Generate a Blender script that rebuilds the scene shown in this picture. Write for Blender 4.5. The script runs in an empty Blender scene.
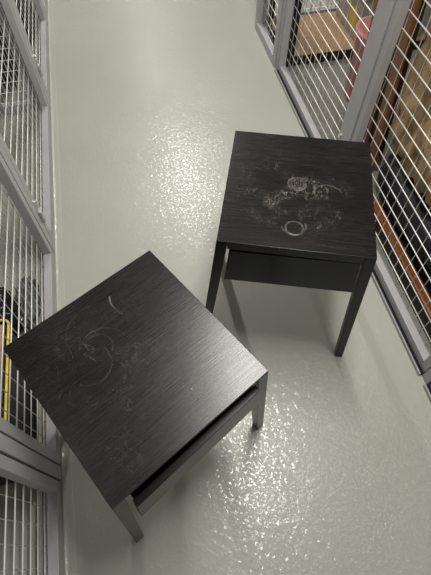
import bpy, bmesh, math, random
from mathutils import Vector, Matrix, noise

# ------------------------------------------------------------------ scene, camera, light
scene = bpy.context.scene
COL = scene.collection
scene.view_settings.view_transform = 'Standard'
scene.view_settings.look = 'None'
scene.view_settings.gamma = 1.0
scene.view_settings.use_curve_mapping = False
scene.view_settings.exposure = 0.0

cam_data = bpy.data.cameras.new('camera')
cam = bpy.data.objects.new('camera', cam_data)
COL.objects.link(cam)
cam_data.sensor_fit = 'VERTICAL'
cam_data.sensor_height = 36.0
cam_data.lens = 36.0 * 440.94 / 575.0
cam_data.clip_start = 0.02
_r = Vector((0.9779, -0.2089, -0.0017)); _u = Vector((0.1794, 0.8359, 0.5188)); _f = Vector((0.1069, 0.5077, -0.8549))
cam.matrix_world = Matrix(((_r.x, _u.x, -_f.x, 0.0), (_r.y, _u.y, -_f.y, 0.0), (_r.z, _u.z, -_f.z, 1.45), (0, 0, 0, 1)))
scene.camera = cam

world = bpy.data.worlds.new('world')
scene.world = world
world.use_nodes = True
world.node_tree.nodes['Background'].inputs['Color'].default_value = (0.9, 0.92, 1.0, 1)
world.node_tree.nodes['Background'].inputs['Strength'].default_value = 0.02

LAMP_POWER = 36.5
LAMP_COLOR = (1.0, 0.965, 0.90)
LAMP_X = 0.43
LAMP_SHARE = (0.32, 1.1, 1.4, 0.4)
LAMP_Y = (-2.35, 0.80, 3.75, 6.7)
CEIL = 2.5

# ------------------------------------------------------------------ material helpers
def new_mat(name, color=(.5, .5, .5), rough=.5, metal=0.0, spec=.5):
    m = bpy.data.materials.new(name)
    m.use_nodes = True
    b = m.node_tree.nodes['Principled BSDF']
    b.inputs['Base Color'].default_value = (*color, 1)
    b.inputs['Roughness'].default_value = rough
    b.inputs['Metallic'].default_value = metal
    b.inputs['Specular IOR Level'].default_value = spec
    return m

class NT:
    def __init__(self, m):
        self.t = m.node_tree; self.n = self.t.nodes; self.b = self.n['Principled BSDF']
    def add(self, kind, **kw):
        nd = self.n.new(kind)
        for k, v in kw.items(): setattr(nd, k, v)
        return nd
    def link(self, a, b): self.t.links.new(a, b)
    def coord(self, scale=(1, 1, 1), rot=(0, 0, 0), out='Object'):
        tc = self.add('ShaderNodeTexCoord'); mp = self.add('ShaderNodeMapping')
        mp.inputs['Scale'].default_value = scale; mp.inputs['Rotation'].default_value = rot
        self.link(tc.outputs[out], mp.inputs['Vector']); return mp.outputs['Vector']
    def noise(self, vec, scale, detail=2, rough=.5, dist=0):
        t = self.add('ShaderNodeTexNoise'); self.link(vec, t.inputs['Vector'])
        t.inputs['Scale'].default_value = scale; t.inputs['Detail'].default_value = detail
        t.inputs['Roughness'].default_value = rough; t.inputs['Distortion'].default_value = dist
        return t.outputs['Fac']
    def val(self, x):
        v = self.add('ShaderNodeValue'); v.outputs[0].default_value = x; return v.outputs[0]
    def math(self, op, a, b=None, c=None, clamp=False):
        m = self.add('ShaderNodeMath', operation=op); m.use_clamp = clamp
        for i, x in enumerate((a, b, c)):
            if x is None: continue
            if isinstance(x, (int, float)): m.inputs[i].default_value = x
            else: self.link(x, m.inputs[i])
        return m.outputs[0]
    def step(self, x, lo, hi, a=0.0, b=1.0):
        m = self.add('ShaderNodeMapRange', interpolation_type='SMOOTHSTEP')
        self.link(x, m.inputs['Value'])
        for k, v in (('From Min', lo), ('From Max', hi), ('To Min', a), ('To Max', b)): m.inputs[k].default_value = v
        return m.outputs['Result']
    def mix(self, fac, c1, c2):
        m = self.add('ShaderNodeMix', data_type='RGBA')
        if isinstance(fac, (int, float)): m.inputs[0].default_value = fac
        else: self.link(fac, m.inputs[0])
        for i, c in ((6, c1), (7, c2)):
            if isinstance(c, tuple): m.inputs[i].default_value = (*c, 1)
            else: self.link(c, m.inputs[i])
        return m.outputs[2]
    def bump(self, h, strength, dist, normal=None):
        b = self.add('ShaderNodeBump'); self.link(h, b.inputs['Height'])
        b.inputs['Strength'].default_value = strength; b.inputs['Distance'].default_value = dist
        if normal is not None: self.link(normal, b.inputs['Normal'])
        return b.outputs['Normal']
    def out(self, sock, name): self.link(sock, self.b.inputs[name])

M = {}
# glossy grey-green epoxy floor with orange peel
def floor_material():
    m = new_mat('epoxy_floor', (.44, .46, .40), .3)
    t = NT(m); v = t.coord()
    big = t.noise(v, 1.3, 3)
    col = t.mix(t.step(big, .3, .7), (.385, .398, .355), (.418, .43, .386))
    vs = t.add('ShaderNodeTexVoronoi'); t.link(v, vs.inputs['Vector']); vs.inputs['Scale'].default_value = 7.0
    speck = t.step(vs.outputs['Distance'], .012, .022, 1, 0)
    keep = t.step(t.noise(v, 3.1, 1), .56, .60)
    col = t.mix(t.math('MULTIPLY', speck, keep), col, (.10, .10, .09))
    t.out(col, 'Base Color')
    # roller texture: orange peel everywhere, coarser in patches
    patch = t.step(t.noise(v, 2.4, 3, .6), .36, .62)
    fine = t.noise(v, 112, 2, .55)
    mid = t.noise(v, 50, 1, .5)
    peel = t.step(fine, .44, .70)
    h = t.math('MULTIPLY', peel, t.math('MULTIPLY_ADD', patch, .45, .45))
    h = t.math('ADD', h, t.math('MULTIPLY', mid, t.math('MULTIPLY_ADD', patch, .8, .95)))
    sv = t.coord((14, 1.6, 1), (0, 0, 1.15))
    sn = t.noise(sv, 1.0, 2, .5, 1.2)
    scr = t.step(t.math('ABSOLUTE', t.math('SUBTRACT', sn, .5)), .001, .006, 1, 0)
    scr = t.math('MULTIPLY', scr, t.step(t.noise(v, 1.9, 1), .54, .60))
    h = t.math('ADD', h, t.math('MULTIPLY', scr, .45))
    t.out(t.bump(h, .5, .0034), 'Coat Normal')
    t.b.inputs['Coat Weight'].default_value = .75; t.b.inputs['Coat Roughness'].default_value = .17; t.b.inputs['Coat IOR'].default_value = 1.5
    t.b.inputs['Roughness'].default_value = .38
    t.b.inputs['Specular IOR Level'].default_value = .3
    return m
M['floor'] = floor_material()

def concrete_material(name, c1, c2, rough=.75):
    m = new_mat(name, c1, rough); t = NT(m); v = t.coord()
    t.out(t.mix(t.step(t.noise(v, 2.5, 5, .6), .35, .65), c1, c2), 'Base Color')
    t.out(t.bump(t.noise(v, 60, 3), .15, .003), 'Normal'); return m
M['cage_floor'] = concrete_material('darker_storage_floor', (.325, .322, .290), (.365, .36, .325), .5)  # floor inside the cages, a darker grey than the corridor
M['wall'] = concrete_material('painted_wall', (.42, .415, .40), (.46, .455, .44), .8)
M['ceiling'] = concrete_material('raw_concrete_ceiling', (.24, .238, .23), (.28, .278, .27), .9)

def painted_metal(name, c, rough=.42):
    m = new_mat(name, c, rough); t = NT(m); v = t.coord()
    n = t.noise(v, 9, 4, .6)
    t.out(t.mix(t.step(n, .35, .7), c, tuple(x * .93 for x in c)), 'Base Color')
    t.out(t.bump(t.noise(v, 400, 2), .05, .001), 'Normal'); return m
M['frame'] = painted_metal('grey_powder_coat', (.44, .43, .445), .38)
M['galv'] = painted_metal('sill_metal', (.36, .355, .35), .4)
M['wire'] = new_mat('galvanised_wire', (.86, .86, .84), .35, .25)
M['bolt'] = new_mat('zinc_bolt', (.8, .8, .78), .25, .8)

# black-brown stained veneer
def wood_material(name, top=None):
    m = new_mat(name, (.008, .0075, .007), .3); t = NT(m)
    v = t.coord()
    g = t.noise(t.coord((3, 130, 130)), 4.0, 4, .6)
    base = t.mix(t.step(g, .35, .7, 0, 1.0 if top else .35), (.0058, .0050, .0046), (.0078, .0068, .0062))
    rough = t.math('MULTIPLY_ADD', g, .16 if top else .05, .20 if top else .26)
    if top:
        sep = t.add('ShaderNodeSeparateXYZ'); t.link(v, sep.inputs[0]); X, Y = sep.outputs[0], sep.outputs[1]
        wob = t.noise(v, 30, 2)
        brk = t.step(t.noise(v, 45, 3, .7), .40, .62)
        total = None
        def acc(s):
            nonlocal total
            total = s if total is None else t.math('MAXIMUM', total, s)
        for (cx, cy, r, w, amp, a0, a1) in top['rings']:
            dx = t.math('SUBTRACT', X, cx); dy = t.math('SUBTRACT', Y, cy)
            d = t.math('SQRT', t.math('ADD', t.math('MULTIPLY', dx, dx), t.math('MULTIPLY', dy, dy)))
            d = t.math('ADD', d, t.math('MULTIPLY_ADD', wob, .006, -.003))
            e = t.math('ABSOLUTE', t.math('SUBTRACT', d, r))
            line = t.step(e, w * .4, w, 1, 0)
            if a1 - a0 < 6.2:
                ang = t.math('ARCTAN2', dy, dx)
                line = t.math('MULTIPLY', line, t.math('MULTIPLY', t.math('GREATER_THAN', ang, a0), t.math('LESS_THAN', ang, a1)))
            acc(t.math('MULTIPLY', line, t.math('MULTIPLY', t.math('MULTIPLY_ADD', brk, .75, .25), amp)))
        # hairline scratches inside worn areas
        for (cx, cy, rad, sc, rot, amp, thr) in top['worn']:
            dx = t.math('SUBTRACT', X, cx); dy = t.math('SUBTRACT', Y, cy)
            d = t.math('SQRT', t.math('ADD', t.math('MULTIPLY', dx, dx), t.math('MULTIPLY', dy, dy)))
            area = t.math('MULTIPLY', t.step(d, rad * .2, rad, 1, 0), t.step(t.noise(v, 14, 2), .40, .62))
            vo = t.coord((sc, sc * .45, 1), (0, 0, rot))
            n = t.noise(vo, 1.0, 3, .55, 1.6)
            line = t.step(t.math('ABSOLUTE', t.math('SUBTRACT', n, thr)), .002, .013, 1, 0)
            acc(t.math('MULTIPLY', t.math('MULTIPLY', line, area), amp))
            blot = t.step(t.noise(t.coord((sc * 1.3, sc * 3.0, 1), (0, 0, rot)), 1.0, 4, .7), .60, .72)
            acc(t.math('MULTIPLY', t.math('MULTIPLY', blot, area), amp * .5))
        # fine strokes along the grain
        for ln, amp, thr in top.get('strokes', ()):
            n = t.noise(t.coord((ln, 150, 1), (0, 0, .05)), 1.0, 2, .5)
            line = t.step(t.math('ABSOLUTE', t.math('SUBTRACT', n, thr)), .004, .02, 1, 0)
            acc(t.math('MULTIPLY', t.math('MULTIPLY', line, t.step(t.noise(v, 5.5, 2), .45, .62)), amp))
        # dust specks
        vs = t.add('ShaderNodeTexVoronoi'); t.link(v, vs.inputs['Vector']); vs.inputs['Scale'].default_value = 42
        sp = t.math('MULTIPLY', t.step(vs.outputs['Distance'], .05, .10, 1, 0), t.step(t.noise(v, 13, 1), .60, .66))
        acc(t.math('MULTIPLY', sp, .55))
        dust = t.step(t.noise(v, 7, 4, .6), .38, .78, 0, top['dust'])
        base = t.mix(dust, base, (.10, .095, .09))
        base = t.mix(total, base, top['color'])
        rough = t.math('ADD', rough, t.math('MULTIPLY', total, .3))
        rough = t.math('ADD', rough, top.get('rough', 0))
    t.out(base, 'Base Color'); t.out(rough, 'Roughness')
    t.b.inputs['Specular IOR Level'].default_value = top.get('spec', .3) if top else .3
    t.out(t.bump(g, top.get('bump', .06) if top else .06, .0012), 'Normal')
    return m
M['black_wood'] = wood_material('black_brown_stain')
R_TOP = dict(rings=[(-.007, -.137, .0215, .0032, .5, -7, 7), (-.008, -.130, .030, .003, .22, -3, .4), (-.006, .014, .0235, .0028, .34, -7, 7),
                    (-.006, .014, .017, .004, .22, -7, 7), (.075, -.02, .04, .003, .18, .5, 3.0)],
             worn=[(-.064, -.085, .070, 70, .5, 1.0, .5), (.03, -.03, .14, 55, -.5, .75, .5), (-.05, -.01, .16, 40, 1.2, .40, .52)],
             dust=.03, color=(.40, .36, .32), strokes=((6, .05, .5),))
L_TOP = dict(rings=[(.105, .125, .066, .0026, .6, 2.6, 3.142), (.105, .125, .066, .0026, .4, -3.142, -2.8), (-.035, .058, .052, .0022, .16, 0, 2.4),
                    (-.075, .05, .045, .002, .12, -2.6, .3), (-.02, .10, .07, .002, .10, 1.2, 3.1), (-.10, .02, .05, .002, .10, -3, -1), (-.04, .07, .03, .002, .12, -1, 2.2)],
             worn=[(-.06, .05, .17, 30, .4, .22, .5), (.06, .0, .22, 44, 1.3, .16, .5), (-.05, -.11, .16, 28, -.7, .18, .5)],
             dust=.06, color=(.22, .22, .225), rough=.0, strokes=((5, .05, .5), (9, .04, .42)), bump=.13, spec=.5)
M['top_right'] = wood_material('scuffed_black_top', R_TOP)
M['top_left'] = wood_material('dusty_black_top', L_TOP)

def grain_wood(name, c1, c2, rough=.45, axis='z'):
    m = new_mat(name, c1, rough); t = NT(m)
    sc = {'z': (40, 40, 3), 'y': (40, 3, 40), 'x': (3, 40, 40)}[axis]
    n = t.noise(t.coord(sc), 1.2, 4, .6, .8)
    t.out(t.mix(t.step(n, .3, .7), c1, c2), 'Base Color'); t.out(t.bump(n, .1, .002), 'Normal'); return m
M['brown_wood'] = grain_wood('dark_brown_wood', (.24, .105, .038), (.32, .15, .058))
M['deep_wood'] = grain_wood('deep_brown_wood', (.030, .014, .007), (.045, .021, .010))
M['orange_wood'] = grain_wood('orange_lit_wood', (.22, .070, .018), (.29, .098, .027), .35, 'y')  # brighter wood colour with the light on the plank's top edge painted in
M['chipboard'] = concrete_material('chipboard', (.40, .245, .125), (.47, .295, .16), .7)
M['cardboard'] = concrete_material('cardboard', (.42, .27, .15), (.47, .31, .18), .8)
M['black_metal'] = new_mat('black_metal', (.010, .010, .011), .4)
M['black_plastic'] = new_mat('black_plastic', (.010, .010, .011), .5, 0, .3)
M['black_film'] = new_mat('black_polythene', (.012, .0125, .014), .22)
M['clear_film'] = new_mat('crinkled_clear_film', (.8, .8, .8), .15)
M['clear_film'].node_tree.nodes['Principled BSDF'].inputs['Transmission Weight'].default_value = .85
M['navy_cloth'] = new_mat('navy_black_cloth', (.012, .014, .020), .5)
M['black_cloth'] = new_mat('black_cloth', (.012, .012, .013), .7)
M['yellow'] = new_mat('yellow_plastic', (.82, .60, .03), .4)
M['yellow_label'] = new_mat('yellow_label', (.72, .56, .04), .5)
M['pink'] = new_mat('pink_plastic', (.86, .36, .36), .38)
M['grey_plastic'] = new_mat('frosted_grey_plastic', (.42, .39, .38), .3)
M['white_plastic'] = new_mat('white_plastic', (.80, .77, .75), .35)
M['white'] = new_mat('white_enamel', (.8, .8, .8), .4)
def tan_cloth():
    m = new_mat('tan_fabric', (.36, .25, .125), .9); t = NT(m); v = t.coord()
    n = t.noise(t.coord((1, 1, .28)), 13, 5, .65, .6)
    t.out(t.mix(t.step(n, .32, .60), (.20, .12, .05), (.66, .47, .25)), 'Base Color')  # shadows of the folds painted as dark brown streaks in the cloth colour
    t.out(t.bump(t.noise(v, 160, 3), .4, .003), 'Normal'); return m
M['tan'] = tan_cloth()
def emit_mat():
    m = new_mat('lamp_diffuser', (.9, .9, .88), .4)
    b = m.node_tree.nodes['Principled BSDF']
    b.inputs['Emission Color'].default_value = (1.0, .965, .9, 1); b.inputs['Emission Strength'].default_value = 6.0
    return m
M['diffuser'] = emit_mat()

# ------------------------------------------------------------------ mesh helpers
def add_box(bm, x0, x1, y0, y1, z0, z1):
    vs = [bm.verts.new((x, y, z)) for x in (x0, x1) for y in (y0, y1) for z in (z0, z1)]
    for f in ((0, 1, 3, 2), (4, 6, 7, 5), (0, 4, 5, 1), (2, 3, 7, 6), (0, 2, 6, 4), (1, 5, 7, 3)):
        bm.faces.new([vs[i] for i in f])
    return vs

def add_hexa(bm, bottom, top):
    """eight corners: bottom four and top four, both in the same turning order"""
    b = [bm.verts.new(p) for p in bottom]; t = [bm.verts.new(p) for p in top]
    bm.faces.new(list(reversed(b))); bm.faces.new(t)
    for i in range(4):
        j = (i + 1) % 4
        bm.faces.new((b[i], b[j], t[j], t[i]))

def add_rod(bm, a, b, r, seg=6):
    a, b = Vector(a), Vector(b); d = (b - a).normalized()
    s = d.orthogonal().normalized(); q = d.cross(s)
    ra, rb = [], []
    for i in range(seg):
        w = 2 * math.pi * i / seg; o = (s * math.cos(w) + q * math.sin(w)) * r
        ra.append(bm.verts.new(a + o)); rb.append(bm.verts.new(b + o))
    for i in range(seg):
        j = (i + 1) % seg; bm.faces.new((ra[i], ra[j], rb[j], rb[i]))
    bm.faces.new(list(reversed(ra))); bm.faces.new(rb)

def add_tube(bm, pts, r, seg=8, closed=False):
    pts = [Vector(p) for p in pts]; n = len(pts); rings = []
    for i, p in enumerate(pts):
        if closed: d = (pts[(i + 1) % n] - pts[i - 1]).normalized()
        else: d = (pts[min(i + 1, n - 1)] - pts[max(i - 1, 0)]).normalized()
        up = Vector((0, 0, 1)) if abs(d.z) < .9 else Vector((1, 0, 0))
        s = d.cross(up).normalized(); q = d.cross(s)
        rings.append([bm.verts.new(p + (s * math.cos(2 * math.pi * k / seg) + q * math.sin(2 * math.pi * k / seg)) * r) for k in range(seg)])
    for i in range(n if closed else n - 1):
        A, B = rings[i], rings[(i + 1) % n]
        for k in range(seg):
            l = (k + 1) % seg; bm.faces.new((A[k], A[l], B[l], B[k]))
    if not closed:
        bm.faces.new(list(reversed(rings[0]))); bm.faces.new(rings[-1])

def add_lathe(bm, prof, seg=40, sx=1.0, sy=1.0):
    rings = [[bm.verts.new((r * sx * math.cos(2 * math.pi * k / seg), r * sy * math.sin(2 * math.pi * k / seg), z)) for k in range(seg)] for r, z in prof]
    for A, B in zip(rings, rings[1:]):
        for k in range(seg):
            l = (k + 1) % seg; bm.faces.new((A[k], A[l], B[l], B[k]))
    bm.faces.new(list(reversed(rings[0])))
    bm.faces.new(rings[-1])

def obj(name, bm, mat, parent=None, loc=(0, 0, 0), rz=0.0, bevel=0.0, smooth=False):
    bmesh.ops.recalc_face_normals(bm, faces=bm.faces[:])
    me = bpy.data.meshes.new(name); bm.to_mesh(me); bm.free()
    me.materials.append(mat)
    if smooth:
        for p in me.polygons: p.use_smooth = True
    o = bpy.data.objects.new(name, me); COL.objects.link(o)
    o.location = loc; o.rotation_euler = (0, 0, rz)
    if parent: o.parent = parent
    if bevel:
        b = o.modifiers.new('bevel', 'BEVEL'); b.width = bevel; b.segments = 2; b.limit_method = 'ANGLE'; b.angle_limit = math.radians(35)
    return o

def box_obj(name, mat, ext, parent=None, bevel=0.0, **kw):
    bm = bmesh.new(); add_box(bm, *ext); return obj(name, bm, mat, parent, bevel=bevel, **kw)

def tag(o, label, cat, group=None):
    o['label'] = label; o['category'] = cat
    if group: o['group'] = group
    return o

def thing(name, label, cat, loc=(0, 0, 0), rz=0.0, group=None):
    o = bpy.data.objects.new(name, None); o.empty_display_size = .1; COL.objects.link(o)
    o.location = loc; o.rotation_euler = (0, 0, rz)
    return tag(o, label, cat, group)

def struct(o): o['kind'] = 'structure'; return o

# ------------------------------------------------------------------ room shell
FX, BACK, FRONT, REAR = 0.785, 2.25, -3.9, 8.0
def floor_slab():
    bm = bmesh.new()
    add_box(bm, -BACK, BACK, FRONT, REAR, -.06, 0)
    o = obj('floor', bm, M['floor']); return struct(o)
def floor_with_zones():
    bm = bmesh.new()
    xs = (-BACK, -.435, .80, BACK); ys = (FRONT, 2.60, REAR)
    grid = [[bm.verts.new((x, y, 0)) for y in ys] for x in xs]
    for i in range(3):
        for j in range(2):
            f = bm.faces.new((grid[i][j], grid[i + 1][j], grid[i + 1][j + 1], grid[i][j + 1]))
            f.material_index = 1 if (i == 0 or (i == 2 and j == 0)) else 0
    low = [bm.verts.new((x, y, -.06)) for x, y in ((-BACK, FRONT), (BACK, FRONT), (BACK, REAR), (-BACK, REAR))]
    bm.faces.new(list(reversed(low)))
    rim = [[grid[i][0] for i in range(4)], [grid[3][j] for j in range(3)], [grid[3 - i][2] for i in range(4)], [grid[0][2 - j] for j in range(3)]]
    for k in range(4): bm.faces.new([low[k], low[(k + 1) % 4]] + list(reversed(rim[k])))
    o = obj('floor', bm, M['floor']); o.data.materials.append(M['cage_floor'])
    return struct(o)
floor_with_zones()
struct(box_obj('ceiling', M['ceiling'], (-BACK, BACK, FRONT, REAR, CEIL, CEIL + .08)))
struct(box_obj('wall_left', M['wall'], (-BACK - .1, -BACK, FRONT, REAR, -.06, CEIL)))
struct(box_obj('wall_right', M['wall'], (BACK, BACK + .1, FRONT, REAR, -.06, CEIL)))
struct(box_obj('wall_back', M['wall'], (-BACK - .1, BACK + .1, REAR, REAR + .1, -.06, CEIL)))
struct(box_obj('wall_front', M['wall'], (-BACK - .1, BACK + .1, FRONT - .1, FRONT, -.06, CEIL)))
# raised bead of floor paint along the foot of the left cages
def cove():
    bm = bmesh.new(); n = 160
    rows = []
    for i in range(n + 1):
        y = -1.4 + 6.3 * i / n
        w = .0025 * noise.noise(Vector((0, y * 9, 0))) + .002 * noise.noise(Vector((3, y * 31, 0)))
        prof = ((-.4195, 0.0), (-.4195, .0045), (-.414 + w * .4, .0035), (-.409 + w, .0008), (-.404 + w, .0013), (-.398 + w, .0005), (-.392 + w, .0009), (-.386 + w, 0.0))
        rows.append([bm.verts.new((x, y, z)) for x, z in prof])
    for A, B in zip(rows, rows[1:]):
        for k in range(len(A) - 1): bm.faces.new((A[k], A[k + 1], B[k + 1], B[k]))
    bm.faces.new(rows[0]); bm.faces.new(list(reversed(rows[-1])))
    return struct(obj('trim_1', bm, M['floor'], smooth=True))
cove()

# ------------------------------------------------------------------ ceiling lamps
LAMP_WORDS = ('behind the viewer', 'above the two black tables', 'farther along the corridor', 'at the far end of the corridor')
for y, w, share in zip(LAMP_Y, LAMP_WORDS, LAMP_SHARE):
    t = thing('ceiling_lamp', 'long white batten lamp on the ceiling ' + w, 'lamp', (LAMP_X, y, CEIL), 0, 'ceiling batten lamps')
    box_obj('housing', M['white'], (-.075, .075, -.62, .62, -.05, 0), t, .004)
    box_obj('diffuser', M['diffuser'], (-.055, .055, -.60, .60, -.085, -.05), t, .01)
    ld = bpy.data.lights.new('tube', 'AREA'); ld.shape = 'RECTANGLE'; ld.size = .10; ld.size_y = 1.18
    ld.energy = LAMP_POWER * share; ld.color = LAMP_COLOR
    lo = bpy.data.objects.new('tube', ld); COL.objects.link(lo); lo.parent = t; lo.location = (0, 0, -.088)

# ------------------------------------------------------------------ storage cages
PITCH = .0525
PANEL_H = 2.12
def mesh_part(parent, ax, s0, s1, z0, z1, depth, off=0.0):
    """welded wire grid: ax 'y' runs along the corridor at x = depth, ax 'x' runs across at y = depth"""
    bm = bmesh.new(); r = .0019
    def P(s, z, d): return (d, s, z) if ax == 'y' else (s, d, z)
    sgn = 1 if depth > 0 else -1
    z = off + PITCH * math.ceil((z0 - off) / PITCH)
    while z < z1:
        add_rod(bm, P(s0, z, depth), P(s1, z, depth), r); z += PITCH
    n = int((s1 - s0) / .0502); st = (s1 - s0 - n * .0502) / 2
    for i in range(n + 1):
        s = s0 + st + i * .0502
        add_rod(bm, P(s, z0, depth + sgn * r * 1.9), P(s, z1, depth + sgn * r * 1.9), r)
    return obj('wire_mesh', bm, M['wire'], parent, smooth=True)

def cage_panel(side, y0, y1, label, door, off, group, bolt=False):
    """side -1 left, +1 right; the frame's corridor face at xi"""
    if side > 0: xi, xo = (.803, .832) if door else (.790, .820)
    else: xi, xo = -.420, -.450
    a, b = min(xi, xo), max(xi, xo); cx, cy = (a + b) / 2, (y0 + y1) / 2
    zb = .010 if door else 0.0
    t = thing('mesh_gate' if door else 'mesh_screen', label, 'mesh gate' if door else 'mesh screen', (cx, cy, 0), 0, group)
    hx, hy, w = (b - a) / 2, (y1 - y0) / 2, .030
    for s in (-1, 1):
        e = sorted((s * hy, s * (hy - w)))
        box_obj('stile', M['frame'], (-hx, hx, e[0], e[1], zb, PANEL_H), t, .0015)
    box_obj('bottom_rail', M['frame'], (-hx, hx, -hy + w, hy - w, zb, .048), t, .0015)
    box_obj('top_rail', M['frame'], (-hx, hx, -hy + w, hy - w, PANEL_H - .04, PANEL_H), t, .0015)
    bm = bmesh.new(); r = .0019; d = side * (hx + .002)
    z = off + PITCH
    while z < PANEL_H - .01:
        if z > zb + .02: add_rod(bm, (d, -hy + .004, z), (d, hy - .004, z), .0021)
        z += PITCH
    n = int((2 * hy - .02) / .0502); st = (2 * hy - n * .0502) / 2
    for i in range(n + 1):
        add_rod(bm, (d + side * .0036, -hy + st + i * .0502, zb + .012), (d + side * .0036, -hy + st + i * .0502, PANEL_H - .008), .0015)
    obj('wire_mesh', bm, M['wire'], t, smooth=True)
    if bolt:
        f = -side * hx
        for zz in (.185, .155):
            bm = bmesh.new(); e = sorted((f, f - side * .012)); add_box(bm, e[0], e[1], -hy - .004, -hy + .024, zz - .013, zz + .013)
            obj('hinge_plate', bm, M['frame'], t, bevel=.003)
        bm = bmesh.new(); add_rod(bm, (f, -hy + .012, .238), (f - side * .010, -hy + .012, .238), .0085, 14)
        add_rod(bm, (f - side * .010, -hy + .012, .238), (f - side * .014, -hy + .012, .238), .005, 10)
        obj('bolt', bm, M['bolt'], t, smooth=False)
    return t

def cage_post(side, y0, y1, label, group):
    a, b = (.7985, .832) if side > 0 else (-.450, -.419)
    cx, cy = (a + b) / 2, (y0 + y1) / 2
    t = thing('cage_post', label, 'post', (cx, cy, 0), 0, group)
    box_obj('upright', M['frame'], (-(b - a) / 2, (b - a) / 2, -(y1 - y0) / 2, (y1 - y0) / 2, .004, 2.2), t, .0015)
    box_obj('end_cap', M['black_plastic'], (-(b - a) / 2, (b - a) / 2, -(y1 - y0) / 2, (y1 - y0) / 2, 2.2, 2.206), t, .001)
    box_obj('foot_plate', M['galv'], (-(b - a) / 2, (b - a) / 2, -(y1 - y0) / 2, (y1 - y0) / 2, 0, .004), t)
    return t

GR, GL = 'grey mesh cage fronts on the right', 'grey mesh cage fronts on the left'
PR, PL = 'posts of the right cages', 'posts of the left cages'
# right row
cage_panel(1, -.60, .330, 'grey mesh door at the bottom right corner, only its frame corner showing', True, -.017, GR)
cage_panel(1, .372, 1.240, 'grey mesh door beside the right table, tan bundle and orange board behind it', True, -.017, GR, True)
cage_panel(1, 1.308, 2.144, 'grey mesh door on the right with the pink bin behind it', True, -.017, GR, True)
cage_panel(1, 2.184, 2.585, 'narrow fixed mesh panel at the far end of the right cages', False, -.010, GR)
cage_post(1, .334, .367, 'thin grey cage post at the bottom right edge', PR)
cage_post(1, 1.246, 1.302, 'wide grey cage post behind the right table', PR)
cage_post(1, 2.150, 2.180, 'grey cage post at the near end of the narrow far right panel', PR)
# U-shaped sills under the right doors
for y0, y1, w in ((-.60, .333, 'at the bottom right corner'), (.369, 1.245, 'beside the right table'), (1.303, 2.149, 'under the door with the pink bin')):
    t = thing('door_sill', 'low grey metal sill on the floor ' + w, 'sill', (.81, (y0 + y1) / 2, 0), 0, 'sills of the right cage doors')
    h = (y1 - y0) / 2
    box_obj('base_plate', M['black_plastic'], (-.0205, .024, -h, h, 0, .004), t)  # black so the gap behind the lip looks shaded; shade put into the colour
    box_obj('front_lip', M['galv'], (-.025, -.0195, -h, h, 0, .016), t, .001)
# left row
cage_panel(-1, -.65, .283, 'grey mesh door nearest on the left, bare floor behind it', True, .010, GL, True)
cage_panel(-1, .333, 1.150, 'grey mesh door left of the nearer table, black tote behind it', True, .010, GL)
cage_panel(-1, 1.202, 2.070, 'grey mesh door second along the left row, with bare floor behind', True, .010, GL, True)
cage_panel(-1, 2.136, 2.880, 'grey mesh door third along the left row, with black luggage behind', True, .010, GL, True)
cage_panel(-1, 2.955, 3.85, 'grey mesh door farthest along the left row', True, .010, GL, True)
cage_post(-1, .290, .327, 'grey cage post at the lower left, beside the corner of the nearer table', PL)
cage_post(-1, 1.156, 1.196, 'grey cage post on the left, just beyond the nearer table', PL)
cage_post(-1, 2.077, 2.130, 'grey cage post on the left, by the black bag', PL)
cage_post(-1, 2.888, 2.948, 'grey cage post farthest along the left row', PL)

def cross_panel(x0, x1, y, label, group=None):
    t = thing('partition_panel', label, 'partition', ((x0 + x1) / 2, y, 0), 0, group); h = (x1 - x0) / 2
    for s in (-1, 1):
        e = sorted((s * h, s * (h - .03))); box_obj('stile', M['frame'], (e[0], e[1], -.015, .015, 0, PANEL_H), t, .0015)
    box_obj('bottom_rail', M['frame'], (-h + .03, h - .03, -.015, .015, 0, .04), t, .0015)
    box_obj('top_rail', M['frame'], (-h + .03, h - .03, -.015, .015, PANEL_H - .04, PANEL_H), t, .0015)
    bm = bmesh.new(); z = .06
    while z < PANEL_H - .03: add_rod(bm, (-h + .01, -.017, z), (h - .01, -.017, z), .0019); z += PITCH
    x = -h + .05
    while x < h - .03: add_rod(bm, (x, -.0135 - .0069, .02), (x, -.0135 - .0069, PANEL_H - .02), .0019); x += .0502
    obj('wire_mesh', bm, M['wire'], t, smooth=True)
cross_panel(-2.2, -.458, 2.103, 'mesh partition across the left cages, in front of the black luggage', 'mesh partitions')
cross_panel(.842, 2.2, 2.635, 'mesh partition closing the far end of the right cages', 'mesh partitions')

# ------------------------------------------------------------------ the two black tables
TW, TD, TH, SP = .386, .406, .590, .059
def leg_bm(sx, sy):
    """leg flush with the slab's corner; its foot swings out sideways"""
    bm = bmesh.new(); zt = TH - .006
    k = SP / TH
    def outer(z): return TW / 2 + k * (TH - z)
    y0, y1 = sorted((sy * TD / 2, sy * (TD / 2 - .027)))
    yb0, yb1 = sorted((sy * TD / 2, sy * (TD / 2 - .024)))
    def ring(z, w, a, b):
        xo = sx * outer(z); xi = sx * (outer(z) - w); x0, x1 = min(xo, xi), max(xo, xi)
        return [(x0, a, z), (x1, a, z), (x1, b, z), (x0, b, z)]
    add_hexa(bm, ring(0, .0265, yb0, yb1), ring(zt, .0285, y0, y1))
    return bm

def trap(bm, bot, top, y0, y1):
    (bl, br, zb), (tl, tr, zt) = bot, top
    add_hexa(bm, [(bl, y0, zb), (br, y0, zb), (br, y1, zb), (bl, y1, zb)], [(tl, y0, zt), (tr, y0, zt), (tr, y1, zt), (tl, y1, zt)])

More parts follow.
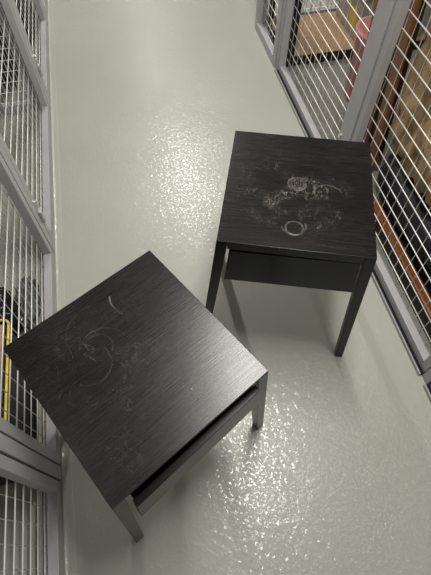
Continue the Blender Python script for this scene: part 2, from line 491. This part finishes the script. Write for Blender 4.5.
def side_table(label, loc, rz, top_mat, pull, drop, tilt, shift, yaw=0.0, rake=.002):
    t = thing('side_table', label, 'side table', (*loc, 0), rz, 'black side tables')
    box_obj('table_top', top_mat, (-TW / 2, TW / 2, -TD / 2, TD / 2, TH - .006, TH), t, .0012)
    for sx in (-1, 1):
        for sy in (-1, 1): obj('leg', leg_bm(sx, sy), M['black_wood'], t, bevel=.0015)
    k = SP / TH
    zb, zt = .425, TH - .006
    # rail under the front edge, its face raked back
    bm = bmesh.new(); hx = TW / 2 + k * .018 - .0284
    f0, f1, fb = -TD / 2 + rake, -TD / 2 + .0012, -TD / 2 + .030
    add_hexa(bm, [(-hx, f0, TH - .031), (hx, f0, TH - .031), (hx, fb, TH - .031), (-hx, fb, TH - .031)], [(-hx, f1, TH - .006), (hx, f1, TH - .006), (hx, fb, TH - .006), (-hx, fb, TH - .006)])
    obj('front_rail', bm, M['black_wood'], t, bevel=.0008)
    for sx in (-1, 1):
        bm = bmesh.new()
        xo = lambda z: TW / 2 + k * (TH - z) - .006
        e = [sorted((sx * xo(z), sx * (xo(z) - .016))) for z in (zb, zt)]
        trap(bm, (e[0][0], e[0][1], zb), (e[1][0], e[1][1], zt), -TD / 2 + .0265, TD / 2 - .0265)
        obj('side_apron', bm, M['black_wood'], t, bevel=.001)
    bm = bmesh.new(); i = .0285
    trap(bm, (-(TW / 2 + k * (TH - zb) - i), TW / 2 + k * (TH - zb) - i, zb), (-(TW / 2 + k * (TH - zt) - i), TW / 2 + k * (TH - zt) - i, zt), TD / 2 - .022, TD / 2 - .006)
    obj('back_apron', bm, M['black_wood'], t, bevel=.001)
    # drawer
    dz0, dz1 = .420, .556 - drop
    wb, wt = .1755, .1755 - k * (dz1 - dz0)
    fy = -TD / 2 + .0025 - pull
    def tl(p):
        x, y, z = p; c, s = math.cos(tilt), math.sin(tilt); zx = z - .49
        return (c * x - s * zx + shift, y + yaw * x, s * x + c * zx + .49)
    def quad(bm, bot, top, y0, y1):
        (bl, br, b), (l, r_, u) = bot, top
        add_hexa(bm, [tl(p) for p in ((bl, y0, b), (br, y0, b), (br, y1, b), (bl, y1, b))], [tl(p) for p in ((l, y0, u), (r_, y0, u), (r_, y1, u), (l, y1, u))])
    bm = bmesh.new(); quad(bm, (-wb, wb, dz0), (-wt, wt, dz1), fy, fy + .016)
    d = obj('drawer', bm, M['black_wood'], t, bevel=.0012)
    bx = .1615
    bm = bmesh.new()
    quad(bm, (-bx, bx, dz0 + .012), (-bx, bx, dz0 + .020), fy + .016, fy + .33)
    for a, b in ((-bx, -bx + .012), (bx - .012, bx)): quad(bm, (a, b, dz0 + .020), (a, b, dz1 - .014), fy + .016, fy + .33)
    quad(bm, (-bx + .012, bx - .012, dz0 + .020), (-bx + .012, bx - .012, dz1 - .014), fy + .318, fy + .33)
    obj('drawer_box', bm, M['black_wood'], d)
    return t
side_table('scuffed black side table with pale cup rings on its top, farther and right', (.388, .765), -.3493, M['top_right'], .0, .002, .022, .002)
side_table('dusty black side table nearer on the left, its drawer pulled slightly open', (-.095, .376), .5097, M['top_left'], .0155, .019, .006, .003, .028, .0105)

# ------------------------------------------------------------------ soft bundles
def blob(name, mat, center, size, seed, amp, freq, parent=None, fold=(1, 1, 1), power=2.6, sub=5, zmin=0.0, fine=.25, lean=(0, 0)):
    bm = bmesh.new(); bmesh.ops.create_icosphere(bm, subdivisions=sub, radius=1.0)
    so = Vector((seed * 7.1, seed * 3.7, seed * 5.3))
    for v in bm.verts:
        n = v.co.normalized()
        l = (abs(n.x) ** power + abs(n.y) ** power + abs(n.z) ** power) ** (-1 / power)
        q = Vector((n.x * fold[0], n.y * fold[1], n.z * fold[2])) * freq + so
        d = 1 - abs(noise.noise(q)) * 2.0
        e = 1 - abs(noise.noise(q * 2.7 + so)) * 2.0
        l *= 1 + amp * (d - .4) + amp * fine * (e - .4)
        p = Vector((n.x * l * size[0], n.y * l * size[1], n.z * l * size[2]))
        p.x += lean[0] * p.z; p.y += lean[1] * p.z
        p += Vector(center)
        if p.z < zmin: p.z = zmin + (p.z - zmin) * .02
        if p.z < zmin: p.z = zmin
        v.co = p
    return obj(name, bm, mat, parent, smooth=True)

# --- right, near bay
bm = bmesh.new(); add_box(bm, .872, .897, -.05, 1.11, 0, .058)
t = thing('bed_side_board', 'long brown board with its lit top edge coloured orange, on edge behind the right door', 'board', (0, 0, 0))
t.location = (.885, .53, 0)
box_obj('board', M['deep_wood'], (-.005, .013, -.58, .58, 0, .062), t, .002)
box_obj('top_rail', M['orange_wood'], (-.007, .032, -.58, .58, .062, .085), t, .006)  # top edge of the same plank, its lit tone put into the colour
bm.free()

t = thing('bed_headboard', 'dark brown slatted wooden headboard standing upright behind the wide post', 'headboard', (1.005, 1.405, .034))
t.rotation_euler = (math.radians(-9), 0, 0)
for y0, y1 in ((-.105, -.05), (.0, .07), (.115, .18)):
    box_obj('slat', M['brown_wood'], (-.018, .0, y0, y1, .05, .72), t, .004)
box_obj('back_panel', M['deep_wood'], (0, .018, -.105, .18, .05, .70), t)
box_obj('foot_rail', M['brown_wood'], (-.012, .022, -.105, .18, 0.0, .05), t, .003)

tag(blob('rubbish_bag', M['navy_cloth'], (1.145, .79, .102), (.205, .45, .112), 3, .10, 2.6, power=4.5, fine=.6), 'stuffed black bag under the tan bundle behind the right door', 'bag')
tag(blob('fabric_bundle', M['tan'], (1.165, .955, .585), (.20, .33, .36), 5, .18, 3.6, fold=(1.5, 1.5, .25), power=6, fine=.5, zmin=.225), 'tall folded tan fabric bundle resting on the black bag', 'fabric bundle')

# --- right, middle bay: low shelf unit, storage box, pink bin
t = thing('shelving_unit', 'black metal shelving unit with a bare chipboard bottom shelf', 'shelving', (1.28, 2.37, 0))
sw, sd = .42, .20
for sx in (-1, 1):
    for sy in (-1, 1):
        bm = bmesh.new()
        x0, x1 = sorted((sx * sw, sx * (sw - .036))); y0, y1 = sorted((sy * sd, sy * (sd - .004))); add_box(bm, x0, x1, y0, y1, 0, 1.8)
        x0, x1 = sorted((sx * sw, sx * (sw - .004))); y0, y1 = sorted((sy * (sd - .004), sy * (sd - .036))); add_box(bm, x0, x1, y0, y1, 0, 1.8)
        obj('upright', bm, M['black_metal'], t)
for z in (.055, 1.76):
    s = box_obj('shelf', M['chipboard'], (-sw + .005, sw - .005, -sd + .005, sd - .005, z - .009, z), t)
    bm = bmesh.new()
    add_box(bm, -sw + .036, sw - .036, -sd, -sd + .003, max(.006, z - .05), z - .001); add_box(bm, -sw + .036, sw - .036, sd - .003, sd, max(.006, z - .05), z - .001)
    add_box(bm, -sw, -sw + .003, -sd + .036, sd - .036, max(.006, z - .05), z - .001); add_box(bm, sw - .003, sw, -sd + .036, sd - .036, max(.006, z - .05), z - .001)
    obj('shelf_beam', bm, M['black_metal'], s)

t = thing('storage_box', 'frosted grey storage box with a yellow label on the chipboard shelf', 'box', (1.455, 2.37, .055))
bm = bmesh.new()
add_hexa(bm, [(-.19, -.165, 0), (.19, -.165, 0), (.19, .165, 0), (-.19, .165, 0)], [(-.215, -.18, .24), (.215, -.18, .24), (.215, .18, .24), (-.215, .18, .24)])
obj('body', bm, M['grey_plastic'], t, bevel=.012)
bm = bmesh.new(); add_box(bm, -.225, .225, -.19, .19, .24, .262); add_box(bm, -.16, .16, -.13, .13, .262, .272)
obj('lid', bm, M['white_plastic'], t, bevel=.006)
bm = bmesh.new()
def lab(y, z): return (-.19 - .025 * z / .24 - .0015, y, z)
vs = [bm.verts.new(lab(y, z)) for y, z in ((-.12, .045), (-.03, .045), (-.03, .165), (-.12, .165))]
vs2 = [bm.verts.new((p.co.x + .0012, p.co.y, p.co.z)) for p in vs]
bm.faces.new(vs); bm.faces.new(list(reversed(vs2)))
for k in range(4): bm.faces.new((vs[k], vs2[k], vs2[(k + 1) % 4], vs[(k + 1) % 4]))
obj('label', bm, M['yellow_label'], t)
bm = bmesh.new(); add_box(bm, -.232, -.222, -.05, .05, .20, .262); obj('clip', bm, M['white_plastic'], t, bevel=.003)

t = thing('laundry_bin', 'tall pink plastic bin standing behind the wide grey post', 'bin', (1.165, 1.84, 0))
bm = bmesh.new()
prof = [(.082, 0), (.086, .004), (.104, .332), (.112, .334), (.114, .344), (.110, .350), (.100, .348), (.080, .012)]
rings = [[bm.verts.new((r * math.cos(2 * math.pi * k / 40), r * math.sin(2 * math.pi * k / 40), z)) for k in range(40)] for r, z in prof]
for A, B in zip(rings, rings[1:]):
    for k in range(40): bm.faces.new((A[k], A[(k + 1) % 40], B[(k + 1) % 40], B[k]))
bm.faces.new(list(reversed(rings[0]))); bm.faces.new(rings[-1])
obj('body', bm, M['pink'], t, smooth=True)
bm = bmesh.new()
add_tube(bm, [(.112 * math.cos(2 * math.pi * k / 40), .112 * math.sin(2 * math.pi * k / 40), .343) for k in range(40)], .0075, 8, True)
obj('rim', bm, M['pink'], t, smooth=True)

# --- left, near bay: black tote with yellow rim, cardboard, film bag
t = thing('storage_tote', 'black storage tote with a yellow rim behind the left mesh', 'tote', (-.657, .50, 0))
bm = bmesh.new()
add_hexa(bm, [(-.165, -.19, 0), (.174, -.19, 0), (.174, .19, 0), (-.165, .19, 0)], [(-.175, -.20, .295), (.178, -.20, .295), (.178, .20, .295), (-.175, .20, .295)])
obj('body', bm, M['black_plastic'], t, bevel=.015)
bm = bmesh.new()
def rrect(hx, hy, r, z, n=6):
    out = []
    for cx, cy, a in ((hx - r, hy - r, 0), (-hx + r, hy - r, 90), (-hx + r, -hy + r, 180), (hx - r, -hy + r, 270)):
        for k in range(n + 1):
            w = math.radians(a + 90 * k / n); out.append((cx + r * math.cos(w), cy + r * math.sin(w), z))
    return out
add_tube(bm, rrect(.1865, .205, .02, .300), .004, 8, True)
obj('rim', bm, M['yellow'], t, smooth=True)
tag(box_obj('cardboard_sheet', M['cardboard'], (-.82, -.485, .31, .69, .2955, .2995)), 'brown cardboard sheet lying on the black tote', 'cardboard')
tag(blob('film_bag', M['black_film'], (-.70, .855, .07), (.14, .11, .085), 11, .30, 3.2, power=2.6, fine=.8), 'crumpled shiny black polythene bag on the floor beyond the yellow rimmed tote', 'bag')

tag(blob('clear_film', M['clear_film'], (-.515, .93, .03), (.035, .09, .032), 23, .35, 3.5, power=2.4, fine=.9, sub=4), 'scrap of crinkled clear film on the floor beside the black polythene bag', 'film')

# --- left, far bay: black luggage
t = thing('suitcase', 'upright black suitcase behind the third left cage door', 'suitcase', (-.715, 2.80, 0))
box_obj('shell', M['black_plastic'], (-.24, .24, -.12, .12, .03, .66), t, .03)
for sx in (-1, 1):
    for sy in (-1, 1):
        bm = bmesh.new(); add_rod(bm, (sx * .17 - .012, sy * .08, .017), (sx * .17 + .012, sy * .08, .017), .017, 14)
        add_box(bm, sx * .17 - .006, sx * .17 + .006, sy * .08 - .01, sy * .08 + .01, .017, .034); obj('wheel', bm, M['black_metal'], t)
bm = bmesh.new(); add_tube(bm, [(-.07, 0, .655), (-.07, 0, .69), (.07, 0, .69), (.07, 0, .655)], .008); obj('handle', bm, M['black_metal'], t)
tag(blob('duffel_bag', M['black_cloth'], (-.83, 2.44, .25), (.28, .20, .29), 17, .12, 2.0, power=3.2), 'bulging black bag on the floor behind the left mesh partition', 'bag')
